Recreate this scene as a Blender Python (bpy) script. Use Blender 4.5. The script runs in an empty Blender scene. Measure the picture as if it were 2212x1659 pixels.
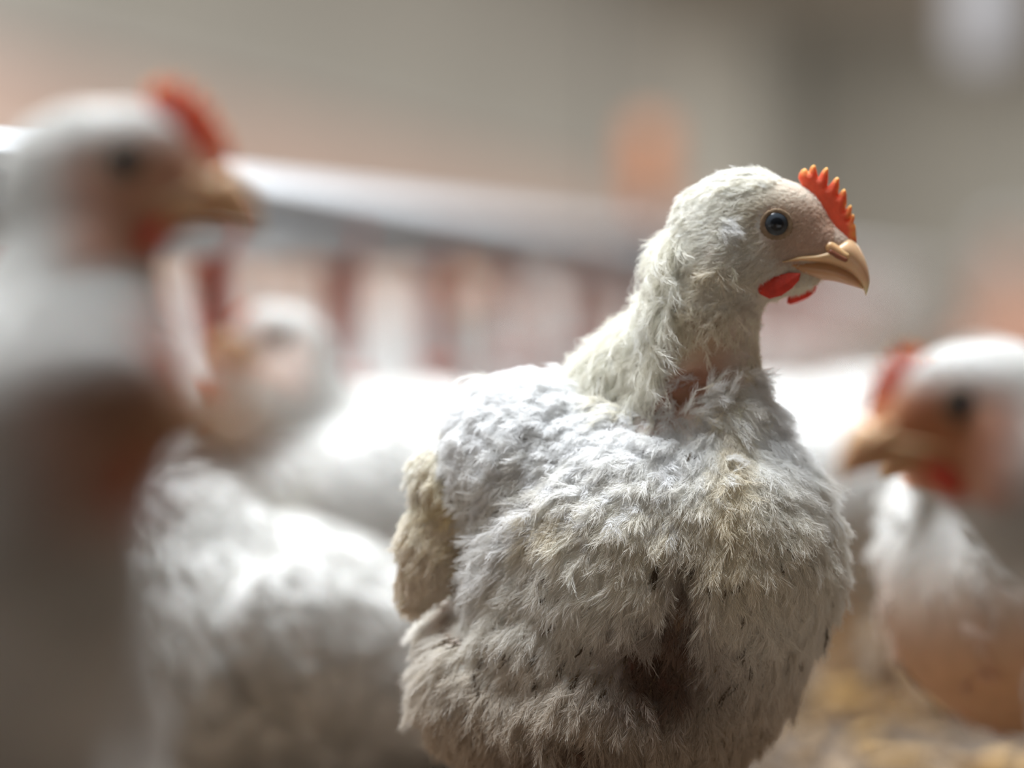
import bpy, math
import numpy as np
from mathutils import Vector, Matrix

SC = bpy.context.scene
COL = SC.collection
rng = np.random.default_rng(11)

# ------------------------------------------------------------------ camera
H, FPX, FOC = 0.215, 75 / 17.3 * 2212, 1.5
ALPHA = math.atan(179.5 / FPX)                 # looking down about one degree
cam = bpy.data.cameras.new('camera')
cam.sensor_width = 17.3; cam.lens = 75
cam.clip_start = 0.05; cam.clip_end = 200
cam.dof.use_dof = True; cam.dof.focus_distance = FOC - 0.035; cam.dof.aperture_fstop = 1.8
cam_o = bpy.data.objects.new('camera', cam); COL.objects.link(cam_o)
cam_o.location = (0, 0, H); cam_o.rotation_euler = (math.pi / 2 - ALPHA, 0, 0)
SC.camera = cam_o

# ------------------------------------------------------------------ world and light
world = bpy.data.worlds.new('world'); SC.world = world; world.use_nodes = True
bg = world.node_tree.nodes['Background']
bg.inputs[0].default_value = (0.95, 0.92, 0.88, 1); bg.inputs[1].default_value = 0.035
def area(name, loc, target, sx, sy, power, colour):
    l = bpy.data.lights.new(name, 'AREA'); l.shape = 'RECTANGLE'; l.size = sx; l.size_y = sy
    l.energy = power; l.color = colour
    o = bpy.data.objects.new(name, l); COL.objects.link(o); o.location = loc
    o.rotation_euler = (Vector(target) - Vector(loc)).to_track_quat('-Z', 'Y').to_euler()
    return o
area('roof_light_near', (-0.3, 1.82, 2.45), (0, 1.5, 0), 1.6, 1.2, 205, (0.90, 0.95, 1.0))
area('flock_fill_light', (0.7, 7.5, 2.45), (0.7, 7.4, 0), 3.0, 3.5, 190, (0.97, 0.97, 1.0))  # unseen fill lamp, placed to lighten the flock behind the drinkers
area('side_wall_fill_light', (4.2, 24, 2.6), (4.2, 24, 0), 4.0, 32.0, 1100, (1.0, 0.98, 0.95)).rotation_euler = (0, 0, -0.1243)  # unseen long fill lamp, added to brighten the side wall
area('end_wall_fill_light', (6.5, 33, 2.5), (4.6, 37, 0), 5.0, 5.0, 420, (1.0, 0.98, 0.95)).rotation_euler = (0.7, 0, -0.1243)  # unseen fill lamp, added and tilted to lift the dark end wall
SC.view_settings.view_transform = 'Standard'; SC.view_settings.look = 'None'
SC.view_settings.gamma = 1; SC.view_settings.use_curve_mapping = False
SC.view_settings.exposure = 0.0
SC.cycles.max_bounces = 10; SC.cycles.diffuse_bounces = 5
SC.cycles.use_adaptive_sampling = True; SC.cycles.adaptive_threshold = 0.025; SC.cycles.use_denoising = True

# ------------------------------------------------------------------ projection helpers
C0 = np.array([0, 0, H]); RIGHT = np.array([1., 0, 0])
FWD = np.array([0, math.cos(ALPHA), -math.sin(ALPHA)]); UP = np.array([0, math.sin(ALPHA), math.cos(ALPHA)])
def at(px, py, d):
    """the place seen at this pixel of the photograph, d metres deep"""
    return C0 + d * (FWD + RIGHT * (px - 1106) / FPX + UP * (829.5 - py) / FPX)
def proj(P):
    v = P - C0; d = v @ FWD
    return 1106 + FPX * (v @ RIGHT) / d, 829.5 - FPX * (v @ UP) / d
PX = FOC / FPX                                   # metres per pixel in the focus plane

# ------------------------------------------------------------------ object helpers
def link(o, parent=None):
    COL.objects.link(o)
    if parent is not None: o.parent = parent
    return o
def mesh_obj(name, V, F, mat, parent=None, col=None, smooth=True):
    me = bpy.data.meshes.new(name)
    V = np.asarray(V, dtype=np.float64)
    me.from_pydata(V.tolist(), [], [list(map(int, f)) for f in F])
    me.update()
    if smooth: me.polygons.foreach_set('use_smooth', [True] * len(me.polygons))
    if col is not None:
        a = me.color_attributes.new('tint', 'FLOAT_COLOR', 'POINT')
        c = np.ones((len(V), 4), np.float32); c[:, :3] = col
        a.data.foreach_set('color', c.ravel())
    me.materials.append(mat)
    return link(bpy.data.objects.new(name, me), parent)
def empty(name, loc=(0, 0, 0), rz=0):
    o = bpy.data.objects.new(name, None); o.empty_display_size = 0.05
    o.location = loc; o.rotation_euler = (0, 0, rz); COL.objects.link(o); return o
def tag(o, label=None, cat=None, group=None, kind=None):
    for k, v in (('label', label), ('category', cat), ('group', group), ('kind', kind)):
        if v: o[k] = v
    return o
def box_geo(x0, x1, y0, y1, z0, z1):
    V = [(x, y, z) for x in (x0, x1) for y in (y0, y1) for z in (z0, z1)]
    return V, [(0, 1, 3, 2), (4, 6, 7, 5), (0, 4, 5, 1), (2, 3, 7, 6), (0, 2, 6, 4), (1, 5, 7, 3)]
def rev_geo(profile, n=24, axis='z', loc=(0, 0, 0)):
    """lathe: profile of (radius, height)"""
    V, F = [], []
    for r, h in profile:
        for k in range(n):
            a = 2 * math.pi * k / n; p = (r * math.cos(a), r * math.sin(a), h)
            if axis == 'x': p = (p[2], p[0], p[1])
            V.append((p[0] + loc[0], p[1] + loc[1], p[2] + loc[2]))
    m = len(profile)
    for i in range(m - 1):
        for k in range(n):
            F.append((i * n + k, i * n + (k + 1) % n, (i + 1) * n + (k + 1) % n, (i + 1) * n + k))
    F.append(tuple(range(n))[::-1]); F.append(tuple(range((m - 1) * n, m * n)))
    return V, F
def join_geo(parts):
    V, F = [], []
    for v, f in parts:
        b = len(V); V += [tuple(p) for p in v]; F += [tuple(i + b for i in q) for q in f]
    return V, F

# ------------------------------------------------------------------ materials
def material(name, colour=(0.8, 0.8, 0.8), rough=0.6, tint=False, noise=0.0, nscale=60, bump=0.0, sub=0.0, spec=0.5, coat=0.0, second=None):
    m = bpy.data.materials.new(name); m.use_nodes = True
    nt = m.node_tree; b = nt.nodes['Principled BSDF']; L = nt.links
    b.inputs['Roughness'].default_value = rough
    b.inputs['Specular IOR Level'].default_value = spec
    b.inputs['Coat Weight'].default_value = coat
    b.inputs['Coat Roughness'].default_value = 0.05
    if sub:
        b.inputs['Subsurface Weight'].default_value = sub
        b.inputs['Subsurface Radius'].default_value = (1.0, 0.35, 0.2)
        b.inputs['Subsurface Scale'].default_value = 0.004
    if tint:
        a = nt.nodes.new('ShaderNodeAttribute'); a.attribute_name = 'tint'; src = a.outputs['Color']
    else:
        r = nt.nodes.new('ShaderNodeRGB'); r.outputs[0].default_value = (*colour, 1); src = r.outputs[0]
    tc = nt.nodes.new('ShaderNodeTexCoord')
    n = nt.nodes.new('ShaderNodeTexNoise'); n.inputs['Scale'].default_value = nscale; n.inputs['Detail'].default_value = 6
    L.new(tc.outputs['Object'], n.inputs['Vector'])
    if noise or second:
        mx = nt.nodes.new('ShaderNodeMix'); mx.data_type = 'RGBA'
        rp = nt.nodes.new('ShaderNodeMapRange'); rp.inputs[1].default_value = 0.35; rp.inputs[2].default_value = 0.65
        L.new(n.outputs[0], rp.inputs[0])
        L.new(src, mx.inputs[6])
        if second: mx.inputs[7].default_value = (*second, 1); L.new(rp.outputs[0], mx.inputs[0])
        else:
            mx.blend_type = 'MULTIPLY'; mx.inputs[0].default_value = 1
            r2 = nt.nodes.new('ShaderNodeMapRange'); r2.inputs[3].default_value = 1 - noise; r2.inputs[4].default_value = 1 + noise * 0.3
            L.new(rp.outputs[0], r2.inputs[0]); L.new(r2.outputs[0], mx.inputs[7])
        src = mx.outputs[2]
    L.new(src, b.inputs['Base Color'])
    if bump:
        bp = nt.nodes.new('ShaderNodeBump'); bp.inputs['Strength'].default_value = bump; bp.inputs['Distance'].default_value = 0.001
        n2 = nt.nodes.new('ShaderNodeTexNoise'); n2.inputs['Scale'].default_value = nscale * 6; n2.inputs['Detail'].default_value = 4
        L.new(tc.outputs['Object'], n2.inputs['Vector']); L.new(n2.outputs[0], bp.inputs['Height']); L.new(bp.outputs[0], b.inputs['Normal'])
    return m
def feather_material(name):
    m = bpy.data.materials.new(name); m.use_nodes = True
    nt = m.node_tree; nt.nodes.clear(); L = nt.links
    out = nt.nodes.new('ShaderNodeOutputMaterial')
    a = nt.nodes.new('ShaderNodeAttribute'); a.attribute_name = 'tint'
    d = nt.nodes.new('ShaderNodeBsdfDiffuse'); t = nt.nodes.new('ShaderNodeBsdfTranslucent')
    g = nt.nodes.new('ShaderNodeBsdfGlossy'); g.inputs['Roughness'].default_value = 0.45
    mx = nt.nodes.new('ShaderNodeMixShader'); mx.inputs[0].default_value = 0.46
    m2 = nt.nodes.new('ShaderNodeMixShader'); m2.inputs[0].default_value = 0.05
    L.new(a.outputs['Color'], d.inputs[0]); L.new(a.outputs['Color'], t.inputs[0])
    L.new(d.outputs[0], mx.inputs[1]); L.new(t.outputs[0], mx.inputs[2])
    L.new(mx.outputs[0], m2.inputs[1]); L.new(g.outputs[0], m2.inputs[2]); L.new(m2.outputs[0], out.inputs[0])
    return m
M_FEATHER = feather_material('feather_barbs')
M_BODY = material('plumage_and_skin', tint=True, rough=0.75, noise=0.10, nscale=120, bump=0.5, sub=0.15, spec=0.2)
M_BODYFAR = material('plumage_plain', tint=True, rough=0.9, noise=0.15, nscale=60, spec=0.1)
M_COMB = material('comb_flesh', tint=True, rough=0.55, noise=0.10, nscale=300, bump=0.35, sub=0.45, spec=0.35)
M_WATTLE = material('wattle_flesh', (0.70, 0.065, 0.04), rough=0.6, noise=0.15, nscale=400, bump=0.6, sub=0.4, spec=0.3)
M_BEAK = material('beak_horn', tint=True, rough=0.33, noise=0.06, nscale=90, sub=0.25, spec=0.5)
M_NOSTRIL = material('nostril_skin', (0.30, 0.10, 0.05), rough=0.5, sub=0.2)
M_EYE = material('eye_gloss', tint=True, rough=0.15, coat=0.12, spec=0.35)
M_LID = material('eyelid_skin', (0.40, 0.28, 0.18), rough=0.8, spec=0.15, noise=0.25, nscale=500, bump=0.8)
M_LEG = material('leg_scales', (0.70, 0.42, 0.16), rough=0.5, noise=0.25, nscale=220, bump=0.5, sub=0.1)

# ------------------------------------------------------------------ implicit surfaces
def smin(a, b, k):
    h = np.clip(0.5 + 0.5 * (b - a) / k, 0, 1)
    return b + (a - b) * h - k * h * (1 - h)
def sd_ell(P, c, r, R=None):
    q = P - np.asarray(c)
    if R is not None: q = q @ np.asarray(R)
    r = np.asarray(r, float)
    k0 = np.sqrt(((q / r) ** 2).sum(-1)); k1 = np.sqrt(((q / r ** 2) ** 2).sum(-1))
    return k0 * (k0 - 1) / np.maximum(k1, 1e-9)
def sd_cap(P, a, b, ra, rb):
    a = np.asarray(a, float); b = np.asarray(b, float); d = b - a
    t = np.clip(((P - a) @ d) / max(d @ d, 1e-12), 0, 1)
    return np.linalg.norm(P - a - t[..., None] * d, axis=-1) - (ra + (rb - ra) * t)
def sdf(P, prims, k):
    f = None
    for p in prims:
        if p[0] == 'e': g = sd_ell(P, *p[1:])
        elif p[0] == 'c': g = sd_cap(P, *p[1:])
        elif p[0] == 'sub':
            g = -sd_ell(P, *p[1:]); f = -smin(-f, -g, k * 0.7); continue
        f = g if f is None else smin(f, g, k)
    return f
def surface_nets(fn, lo, hi, h):
    lo = np.asarray(lo, float); n = np.ceil((np.asarray(hi) - lo) / h).astype(int) + 1
    ax = [lo[i] + h * np.arange(n[i]) for i in range(3)]
    G = np.empty(n, np.float32)
    for i in range(n[0]):
        Y, Z = np.meshgrid(ax[1], ax[2], indexing='ij')
        G[i] = fn(np.stack([np.full_like(Y, ax[0][i]), Y, Z], -1))
    S = G < 0
    m = n - 1
    acc = np.zeros((*m, 3), np.float32); cnt = np.zeros(m, np.int16)
    offs = [(a, b, c) for a in (0, 1) for b in (0, 1) for c in (0, 1)]
    def sl(A, o): return A[o[0]:o[0] + m[0], o[1]:o[1] + m[1], o[2]:o[2] + m[2]]
    for o in offs:
        for d in range(3):
            if o[d]: continue
            o2 = list(o); o2[d] = 1
            a, b = sl(G, o), sl(G, o2); cr = sl(S, o) != sl(S, o2)
            idx = np.nonzero(cr)
            t = a[idx] / (a[idx] - b[idx])
            pos = np.tile(np.asarray(o, np.float32), (len(t), 1)); pos[:, d] += t
            acc[idx] += pos; cnt[idx] += 1
    act = np.nonzero(cnt > 0)
    vid = -np.ones(m, np.int64); vid[act] = np.arange(len(act[0]))
    V = (np.stack(act, -1) + acc[act] / cnt[act][:, None]) * h + lo
    F = []
    for d in range(3):
        e = [slice(None)] * 3; e2 = [slice(None)] * 3
        e[d] = slice(0, m[d]); e2[d] = slice(1, n[d])
        a, b = S[tuple(e)], S[tuple(e2)]
        I = np.stack(np.nonzero(a != b), -1)
        u, v = (d + 1) % 3, (d + 2) % 3
        ok = (I[:, u] > 0) & (I[:, v] > 0) & (I[:, u] < m[u]) & (I[:, v] < m[v]); I = I[ok]
        def g(du, dv):
            J = I.copy(); J[:, u] += du; J[:, v] += dv; return vid[J[:, 0], J[:, 1], J[:, 2]]
        Q = np.stack([g(-1, -1), g(0, -1), g(0, 0), g(-1, 0)], -1)
        inside = a[I[:, 0], I[:, 1], I[:, 2]]
        Q[~inside] = Q[~inside][:, ::-1]
        F.append(Q)
    F = np.concatenate(F); F = F[(F >= 0).all(1)]
    return V, F
def vnormals(V, F):
    N = np.zeros_like(V); a, b, c, d = (V[F[:, i]] for i in range(4))
    fn = np.cross(c - a, d - b)
    for i in range(4): np.add.at(N, F[:, i], fn)
    return N / np.maximum(np.linalg.norm(N, axis=1, keepdims=True), 1e-12)
def scatter(V, F, N, n, weight=None, rs=rng):
    T = np.concatenate([F[:, [0, 1, 2]], F[:, [0, 2, 3]]])
    A = np.linalg.norm(np.cross(V[T[:, 1]] - V[T[:, 0]], V[T[:, 2]] - V[T[:, 0]]), axis=1)
    if weight is not None: A = A * weight(V[T].mean(1), N[T[:, 0]])
    i = rs.choice(len(T), n, p=A / A.sum())
    u, v = rs.random((2, n)); s = np.sqrt(u); w = np.stack([1 - s, s * (1 - v), s * v], -1)
    P = (V[T[i]] * w[..., None]).sum(1); M = (N[T[i]] * w[..., None]).sum(1)
    return P, M / np.linalg.norm(M, axis=1, keepdims=True)
def unit(v): return v / np.maximum(np.linalg.norm(v, axis=-1, keepdims=True), 1e-12)

# ------------------------------------------------------------------ feathers as hair curves
def hair_obj(name, P, R, C, parent, kind='stuff'):
    """P (n,k,3) strands, R (n,k) radii, C (n,3) colours"""
    n, k = P.shape[:2]
    hc = bpy.data.hair_curves.new(name); hc.add_curves([k] * n)
    hc.attributes['position'].data.foreach_set('vector', P.astype(np.float32).ravel())
    ra = hc.attributes.get('radius') or hc.attributes.new('radius', 'FLOAT', 'POINT')
    ra.data.foreach_set('value', np.broadcast_to(R, (n, k)).astype(np.float32).ravel())
    a = hc.attributes.new('tint', 'FLOAT_COLOR', 'POINT')
    c = np.ones((n, k, 4), np.float32); c[..., :3] = C[:, None, :]
    a.data.foreach_set('color', c.ravel())
    hc.materials.append(M_FEATHER)
    o = link(bpy.data.objects.new(name, hc), parent); o['kind'] = kind
    return o
def feathers(P, N, flow, L, W, nb, lift, col, jit=0.25, rad=0.00008, rs=rng, root=0.12, cvar=0.06, bendk=0.35):
    """every feather: a shaft with nb barbs fanning off both sides, all barbs returned as strands"""
    n = len(P); L = np.broadcast_to(np.asarray(L, float), (n,)) * (0.7 + 0.6 * rs.random(n))
    W = np.broadcast_to(np.asarray(W, float), (n,)); lift = np.broadcast_to(np.asarray(lift, float), (n,))
    f = unit(flow - (flow * N).sum(1, keepdims=True) * N + 1e-6)
    f = unit(f + jit * rs.normal(size=(n, 3)) * 0.7); f = unit(f - (f * N).sum(1, keepdims=True) * N)
    S = np.cross(N, f)
    lf = lift * (0.5 + rs.random(n))
    bend = bendk * rs.normal(size=n)
    def shaft(t):          # t (n,m)
        q = (f[:, None] * (t * L[:, None])[..., None] + N[:, None] * (L[:, None] * lf[:, None] * (t - 0.75 * t * t))[..., None]
             + S[:, None] * (L[:, None] * bend[:, None] * t * t * 0.5)[..., None])
        return P[:, None] + q
    t0 = rs.random((n, nb)) * 0.8
    side = np.where(rs.random((n, nb)) < 0.5, -1., 1.) * (0.35 + 0.65 * rs.random((n, nb)))
    bl = (0.25 + 0.35 * rs.random((n, nb))) * (1 - 0.35 * t0)
    base = shaft(t0)
    pts = []
    for s in (0, 0.4, 0.75, 1.0):
        tt = np.minimum(t0 + bl * s, 1.25)
        w = side * W[:, None] * (s ** 0.8) * (0.9 - 0.4 * t0)
        z = (rs.normal(size=(n, nb)) * 0.06 * s * L[:, None])
        pts.append(shaft(tt) + S[:, None] * w[..., None] + N[:, None] * (z + 0.04 * L[:, None] * s)[..., None])
    B = np.stack(pts, 2).reshape(n * nb, 4, 3)
    B = B + rs.normal(size=B.shape) * 0.00012
    cc = np.repeat(col * (1 + cvar * rs.normal(size=(n, 1))), nb, 0) * (1 + 0.04 * rs.normal(size=(n * nb, 1)))
    sh = shaft(np.tile(np.array([[0, 0.35, 0.7, 1.0]]), (n, 1)))
    B = np.concatenate([B, sh]); cc = np.concatenate([cc, col * 1.03])
    R = np.tile(np.array([1.0, 0.9, 0.65, 0.25]) * rad, (len(B), 1))
    return B, R, np.clip(cc * 1.09, 0, 0.96)
def bristles(P, N, flow, L, lift, col, rad=0.00006, jit=0.2, rs=rng):
    n = len(P); L = np.broadcast_to(np.asarray(L, float), (n,)) * (0.6 + 0.8 * rs.random(n))
    f = unit(flow + jit * rs.normal(size=(n, 3))); f = unit(f - (f * N).sum(1, keepdims=True) * N)
    lift = np.broadcast_to(np.asarray(lift, float), (n,))
    out = []
    for t in (0, 0.4, 0.75, 1.0):
        out.append(P + f * (L * t)[:, None] + N * (L * lift * (t - 0.45 * t * t))[:, None])
    R = np.tile(np.array([1.0, 0.85, 0.6, 0.2]) * rad, (n, 1))
    return np.stack(out, 1), R, np.clip(col * 1.08 * (1 + 0.06 * rs.normal(size=(n, 1))), 0, 0.96)
def cat(*a): return tuple(np.concatenate([x[i] for x in a]) for i in range(3))

# ------------------------------------------------------------------ the head, measured in focus-plane pixels: u forward, w sideways, v up
def rot(yaw, pitch=0, roll=0):
    return np.array(Matrix.Rotation(yaw, 3, 'Z') @ Matrix.Rotation(-pitch, 3, 'Y') @ Matrix.Rotation(roll, 3, 'X'))
HEAD_PRIMS = [  # centre u,w,v ; radii
    ((-38, 0, -8), (122, 84, 108)), ((70, 0, -22), (100, 60, 84)), ((0, 0, -85), (98, 70, 68)),
    ((78, 0, -92), (62, 38, 30)), ((160, 0, -42), (52, 33, 34)), ((32, 0, 38), (104, 56, 63))]
def head_prims(Hc, Hr):
    out = []
    for c, r in HEAD_PRIMS:
        out.append(('e', Hc + Hr @ (np.array(c) * PX), np.array(r) * PX, Hr))
    return out
def head_side(u, v):                         # half width of the head at u, v
    w = np.linspace(140, 0, 300); P = np.stack([np.full_like(w, u), w, np.full_like(w, v)], -1)
    f = sdf(P, [('e', np.array(c, float), r) for c, r in HEAD_PRIMS], 40)
    i = np.nonzero(f < 0)[0]
    return w[i[0]] if len(i) else 0
def cr(points, n):                           # Catmull-Rom resampling
    P = np.asarray(points, float); P = np.vstack([2 * P[0] - P[1], P, 2 * P[-1] - P[-2]])
    m = len(P) - 3; T = np.linspace(0, m - 1e-6, n); i = T.astype(int); t = (T - i)[:, None]
    a, b, c, d = P[i], P[i + 1], P[i + 2], P[i + 3]
    return 0.5 * (2 * b + (c - a) * t + (2 * a - 5 * b + 4 * c - d) * t ** 2 + (3 * b - a - 3 * c + d) * t ** 3)
def loft(T, B, W, n=44, m=28, p=1.0):
    T, B, W = cr(T, n), cr(B, n), cr(np.array(W)[:, None], n)[:, 0]
    V = []
    for i in range(n):
        c = (T[i] + B[i]) / 2; h = (T[i] - B[i]) / 2
        for k in range(m):
            a = 2 * math.pi * k / m; ca, sa = math.cos(a), math.sin(a)
            q = c + h * (abs(ca) ** p * (1 if ca > 0 else -1))
            V.append((q[0], max(W[i], 0.3) * sa, q[1]))
    F = [(i * m + k, (i + 1) * m + k, (i + 1) * m + (k + 1) % m, i * m + (k + 1) % m) for i in range(n - 1) for k in range(m)]
    F += [tuple(range(m)), tuple(range((n - 1) * m, n * m))[::-1]]
    return np.array(V), F
def uv(L): return [(x - 1630, 490 - y) for x, y in L]
U_T = uv([(1690, 561), (1706, 556), (1730, 548), (1768, 543), (1800, 530), (1828, 516), (1846, 522), (1862, 546), (1873, 575), (1878, 603), (1876, 622), (1871, 638)])
U_B = uv([(1694, 567), (1710, 566), (1732, 567), (1762, 569), (1790, 575), (1815, 584), (1836, 595), (1850, 606), (1858, 614), (1863, 621), (1866, 629), (1870, 639)])
U_W = [73, 71, 66, 58, 50, 43, 37, 31, 24, 16, 9, 2]
L_T = uv([(1712, 560), (1735, 556), (1762, 557), (1790, 562), (1815, 573), (1838, 588), (1854, 603), (1863, 616)])
L_B = uv([(1708, 582), (1732, 598), (1765, 603), (1800, 607), (1828, 614), (1848, 620), (1860, 624), (1865, 626)])
L_W = [60, 57, 50, 42, 34, 25, 16, 6]
def beak_geo():
    up = loft(U_T, U_B, U_W); lo = loft(L_T, L_B, L_W)
    def colour(V):
        x = np.clip((V[:, 0] - 60) / 190, 0, 1)[:, None]
        a, b, c = np.array([0.66, 0.42, 0.19]), np.array([0.84, 0.54, 0.32]), np.array([0.80, 0.68, 0.36])
        col = a * (1 - x) + b * x
        tip = np.clip((-V[:, 2] - 112) / 34, 0, 1)[:, None] * (V[:, 0:1] > 225)
        return col * (1 - tip) + c * tip
    return (up, colour(up[0])), (lo, colour(lo[0]) * np.array([0.78, 0.66, 0.6]))
def poly_dist(X, Y, poly):
    P = np.asarray(poly, float); Q = np.roll(P, -1, 0); d = np.full(X.shape, 1e9); ins = np.zeros(X.shape, bool)
    for (x0, y0), (x1, y1) in zip(P, Q):
        dx, dy = x1 - x0, y1 - y0; t = np.clip(((X - x0) * dx + (Y - y0) * dy) / (dx * dx + dy * dy + 1e-9), 0, 1)
        d = np.minimum(d, np.hypot(X - x0 - t * dx, Y - y0 - t * dy))
        c = ((y0 > Y) != (y1 > Y)) & (X < (x1 - x0) * (Y - y0) / (y1 - y0 + 1e-12) + x0); ins ^= c
    return np.where(ins, d, -d)
def slab(poly, thick, h=2.0, gain=3.0, extra=None):
    """a fleshy sheet with this outline in u, v, swelling away from its rim"""
    P = np.asarray(poly, float)
    def fn(Q):
        d = poly_dist(Q[..., 0], Q[..., 2], P)
        th = np.where(d > 0, np.minimum(gain * np.sqrt(np.maximum(d, 0)), thick), d * 1.5)
        if extra is not None: th = th * extra(Q)
        return np.abs(Q[..., 1]) - th
    lo = (P[:, 0].min() - 6, -thick * 1.8 - 4, P[:, 1].min() - 6); hi = (P[:, 0].max() + 6, thick * 1.8 + 4, P[:, 1].max() + 6)
    return surface_nets(fn, lo, hi, h)
def c7(L): return uv([(1620 + x / 4.74, 330 + y / 4.74) for x, y in L])
COMB = c7([(490, 262), (505, 205), (535, 170), (562, 160), (586, 178), (600, 200), (618, 150), (652, 120), (672, 135), (684, 190), (700, 255), (728, 200),
           (765, 160), (788, 150), (804, 172), (802, 260), (790, 352), (828, 310), (872, 258), (898, 250), (915, 268), (914, 345), (900, 442), (928, 395),
           (958, 368), (982, 385), (990, 440), (992, 520), (968, 600), (1000, 555), (1028, 530), (1046, 552), (1042, 610), (1012, 688), (1034, 640), (1056, 625),
           (1072, 650), (1066, 700), (1058, 725), (1078, 740), (1084, 800), (1088, 870), (1092, 950), (1010, 990), (880, 930), (800, 800), (720, 640), (640, 500), (560, 400)])
COMB_TIPS = c7([(560, 165), (655, 122), (788, 152), (900, 252), (962, 370), (1030, 532), (1056, 628), (1080, 745), (1085, 830)])
def comb_geo():
    V, F = slab(COMB, 8.5, h=2.2, gain=2.4)
    d = np.min([np.hypot(V[:, 0] - a, V[:, 2] - b) for a, b in COMB_TIPS], 0)
    k = np.clip(1.15 - d / 17, 0, 1)[:, None]
    base = np.clip((poly_dist(V[:, 0], V[:, 2], COMB) - 16) / 20, 0, 1)[:, None]
    col = np.array([0.80, 0.13, 0.055]) * (1 - k) + np.array([0.86, 0.46, 0.13]) * k
    low = np.clip((-V[:, 2] - 62) / 30, 0, 1)[:, None]
    col = col * (1 - 0.6 * low) + np.array([0.80, 0.36, 0.24]) * 0.6 * low
    return V, F, col
WATTLE = uv([(1630, 606), (1668, 596), (1706, 586), (1732, 588), (1728, 604), (1712, 622), (1690, 637), (1664, 644), (1644, 634), (1633, 620)])
WATTLE_FAR = uv([(1698, 655), (1700, 643), (1716, 628), (1738, 616), (1758, 610), (1765, 617), (1760, 632), (1745, 645), (1722, 655), (1706, 660)])
def eye_geo(r=35.0):
    n, m = 40, 48; V = [(0, 1, 0)]; ang = [0]
    for i in range(1, n):
        a = math.pi * i / n
        for k in range(m): b = 2 * math.pi * k / m; V.append((math.sin(a) * math.cos(b), math.cos(a), math.sin(a) * math.sin(b))); ang.append(a)
    V.append((0, -1, 0)); ang.append(math.pi)
    F = [(0, 1 + (k + 1) % m, 1 + k) for k in range(m)]
    for i in range(n - 2):
        for k in range(m):
            a, b = 1 + i * m + k, 1 + i * m + (k + 1) % m; F.append((a, b, b + m, a + m))
    e = len(V) - 1; s = 1 + (n - 2) * m; F += [(e, s + k, s + (k + 1) % m) for k in range(m)]
    d = np.sin(np.array(ang)) * r; fr = np.array(ang) < math.pi / 2
    col = np.tile(np.array([0.012, 0.013, 0.016]), (len(V), 1))
    ring = (d > 13.5) & (d < 23) & fr; col[ring] = (0.040, 0.048, 0.058)
    rim = (d >= 23) & fr; col[rim] = (0.03, 0.022, 0.02)
    return np.array(V) * r, F, col
def lid_geo(R=28, r=4.4, n=48, m=12):
    V, F = [], []
    for i in range(n):
        a = 2 * math.pi * i / n
        for k in range(m):
            b = 2 * math.pi * k / m; rr = r * (1 + 0.12 * math.cos(24 * a)) * (1.25 if math.sin(a) < -0.2 else 1)
            q = R + rr * math.cos(b) * 1.25
            V.append((q * math.cos(a) * 1.07, rr * math.sin(b) * 0.45, q * math.sin(a)))
            F.append((i * m + k, i * m + (k + 1) % m, ((i + 1) % n) * m + (k + 1) % m, ((i + 1) % n) * m + k))
    return np.array(V), F
# shared head meshes, in metres, origin at the head's centre
def share(name, V, F, mat, col=None):
    o = mesh_obj(name, np.array(V) * PX, F, mat, None, col); me = o.data
    bpy.data.objects.remove(o); return me
(_u, _uc), (_l, _lc) = beak_geo()
ME = {}
ME['upper_beak'] = share('upper_beak', _u[0], _u[1], M_BEAK, _uc)
ME['lower_beak'] = share('lower_beak', _l[0], _l[1], M_BEAK, _lc)
_v, _f, _c = comb_geo(); ME['comb'] = share('comb', _v, _f, M_COMB, _c)
_v, _f = slab(WATTLE, 8, h=2.2, gain=2.0); ME['wattle'] = share('wattle', _v, _f, M_WATTLE)
_v, _f = slab(WATTLE_FAR, 7, h=2.2, gain=2.0); ME['wattle_far'] = share('wattle_far', _v, _f, M_WATTLE)
_v, _f, _c = eye_geo(); ME['eye'] = share('eye', _v, _f, M_EYE, _c)
_v, _f = lid_geo(); ME['eyelid'] = share('eyelid', _v, _f, M_LID)
def nostril_geo():
    def fn(Q):
        a, b = np.array([163, 0, -43.]), np.array([196, 0, -63.])
        return sd_cap(Q, a, b, 13, 10)
    return surface_nets(fn, (140, -20, -84), (222, 20, -14), 2.2)
_v, _f = nostril_geo(); _c = np.tile(np.array([0.80, 0.48, 0.24]), (len(_v), 1))
ME['nostril_flap'] = share('nostril_flap', _v, _f, M_BEAK, _c)
def hole_geo():
    def fn(Q): return sd_cap(Q, np.array([166, 0, -54.]), np.array([196, 0, -70.]), 8, 5.5)
    return surface_nets(fn, (150, -14, -84), (212, 14, -40), 1.8)
_v, _f = hole_geo(); ME['nostril'] = share('nostril', _v, _f, M_NOSTRIL)

def leg_geo():
    """shank, three front toes, one back toe; ankle at the origin, sole at z = 0"""
    pr = [('c', (0, 0, 0.075), (0, 0, 0.012), 0.0068, 0.0058), ('c', (-0.004, 0, 0.09), (0, 0, 0.072), 0.010, 0.0075)]
    for a, l in ((0, 0.05), (0.55, 0.042), (-0.55, 0.042), (math.pi, 0.018)):
        d = np.array([math.cos(a), math.sin(a), 0])
        pr += [('c', np.array([0, 0, 0.009]), d * l * 0.5 + [0, 0, 0.0075], 0.0052, 0.0045), ('c', d * l * 0.5 + [0, 0, 0.0075], d * l + [0, 0, 0.0052], 0.0045, 0.0036),
               ('c', d * l + [0, 0, 0.005], d * (l + 0.010) + [0, 0, 0.002], 0.0024, 0.0008)]
    return surface_nets(lambda Q: sdf(Q, pr, 0.0025), (-0.04, -0.04, -0.002), (0.068, 0.04, 0.105), 0.0015)
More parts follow.
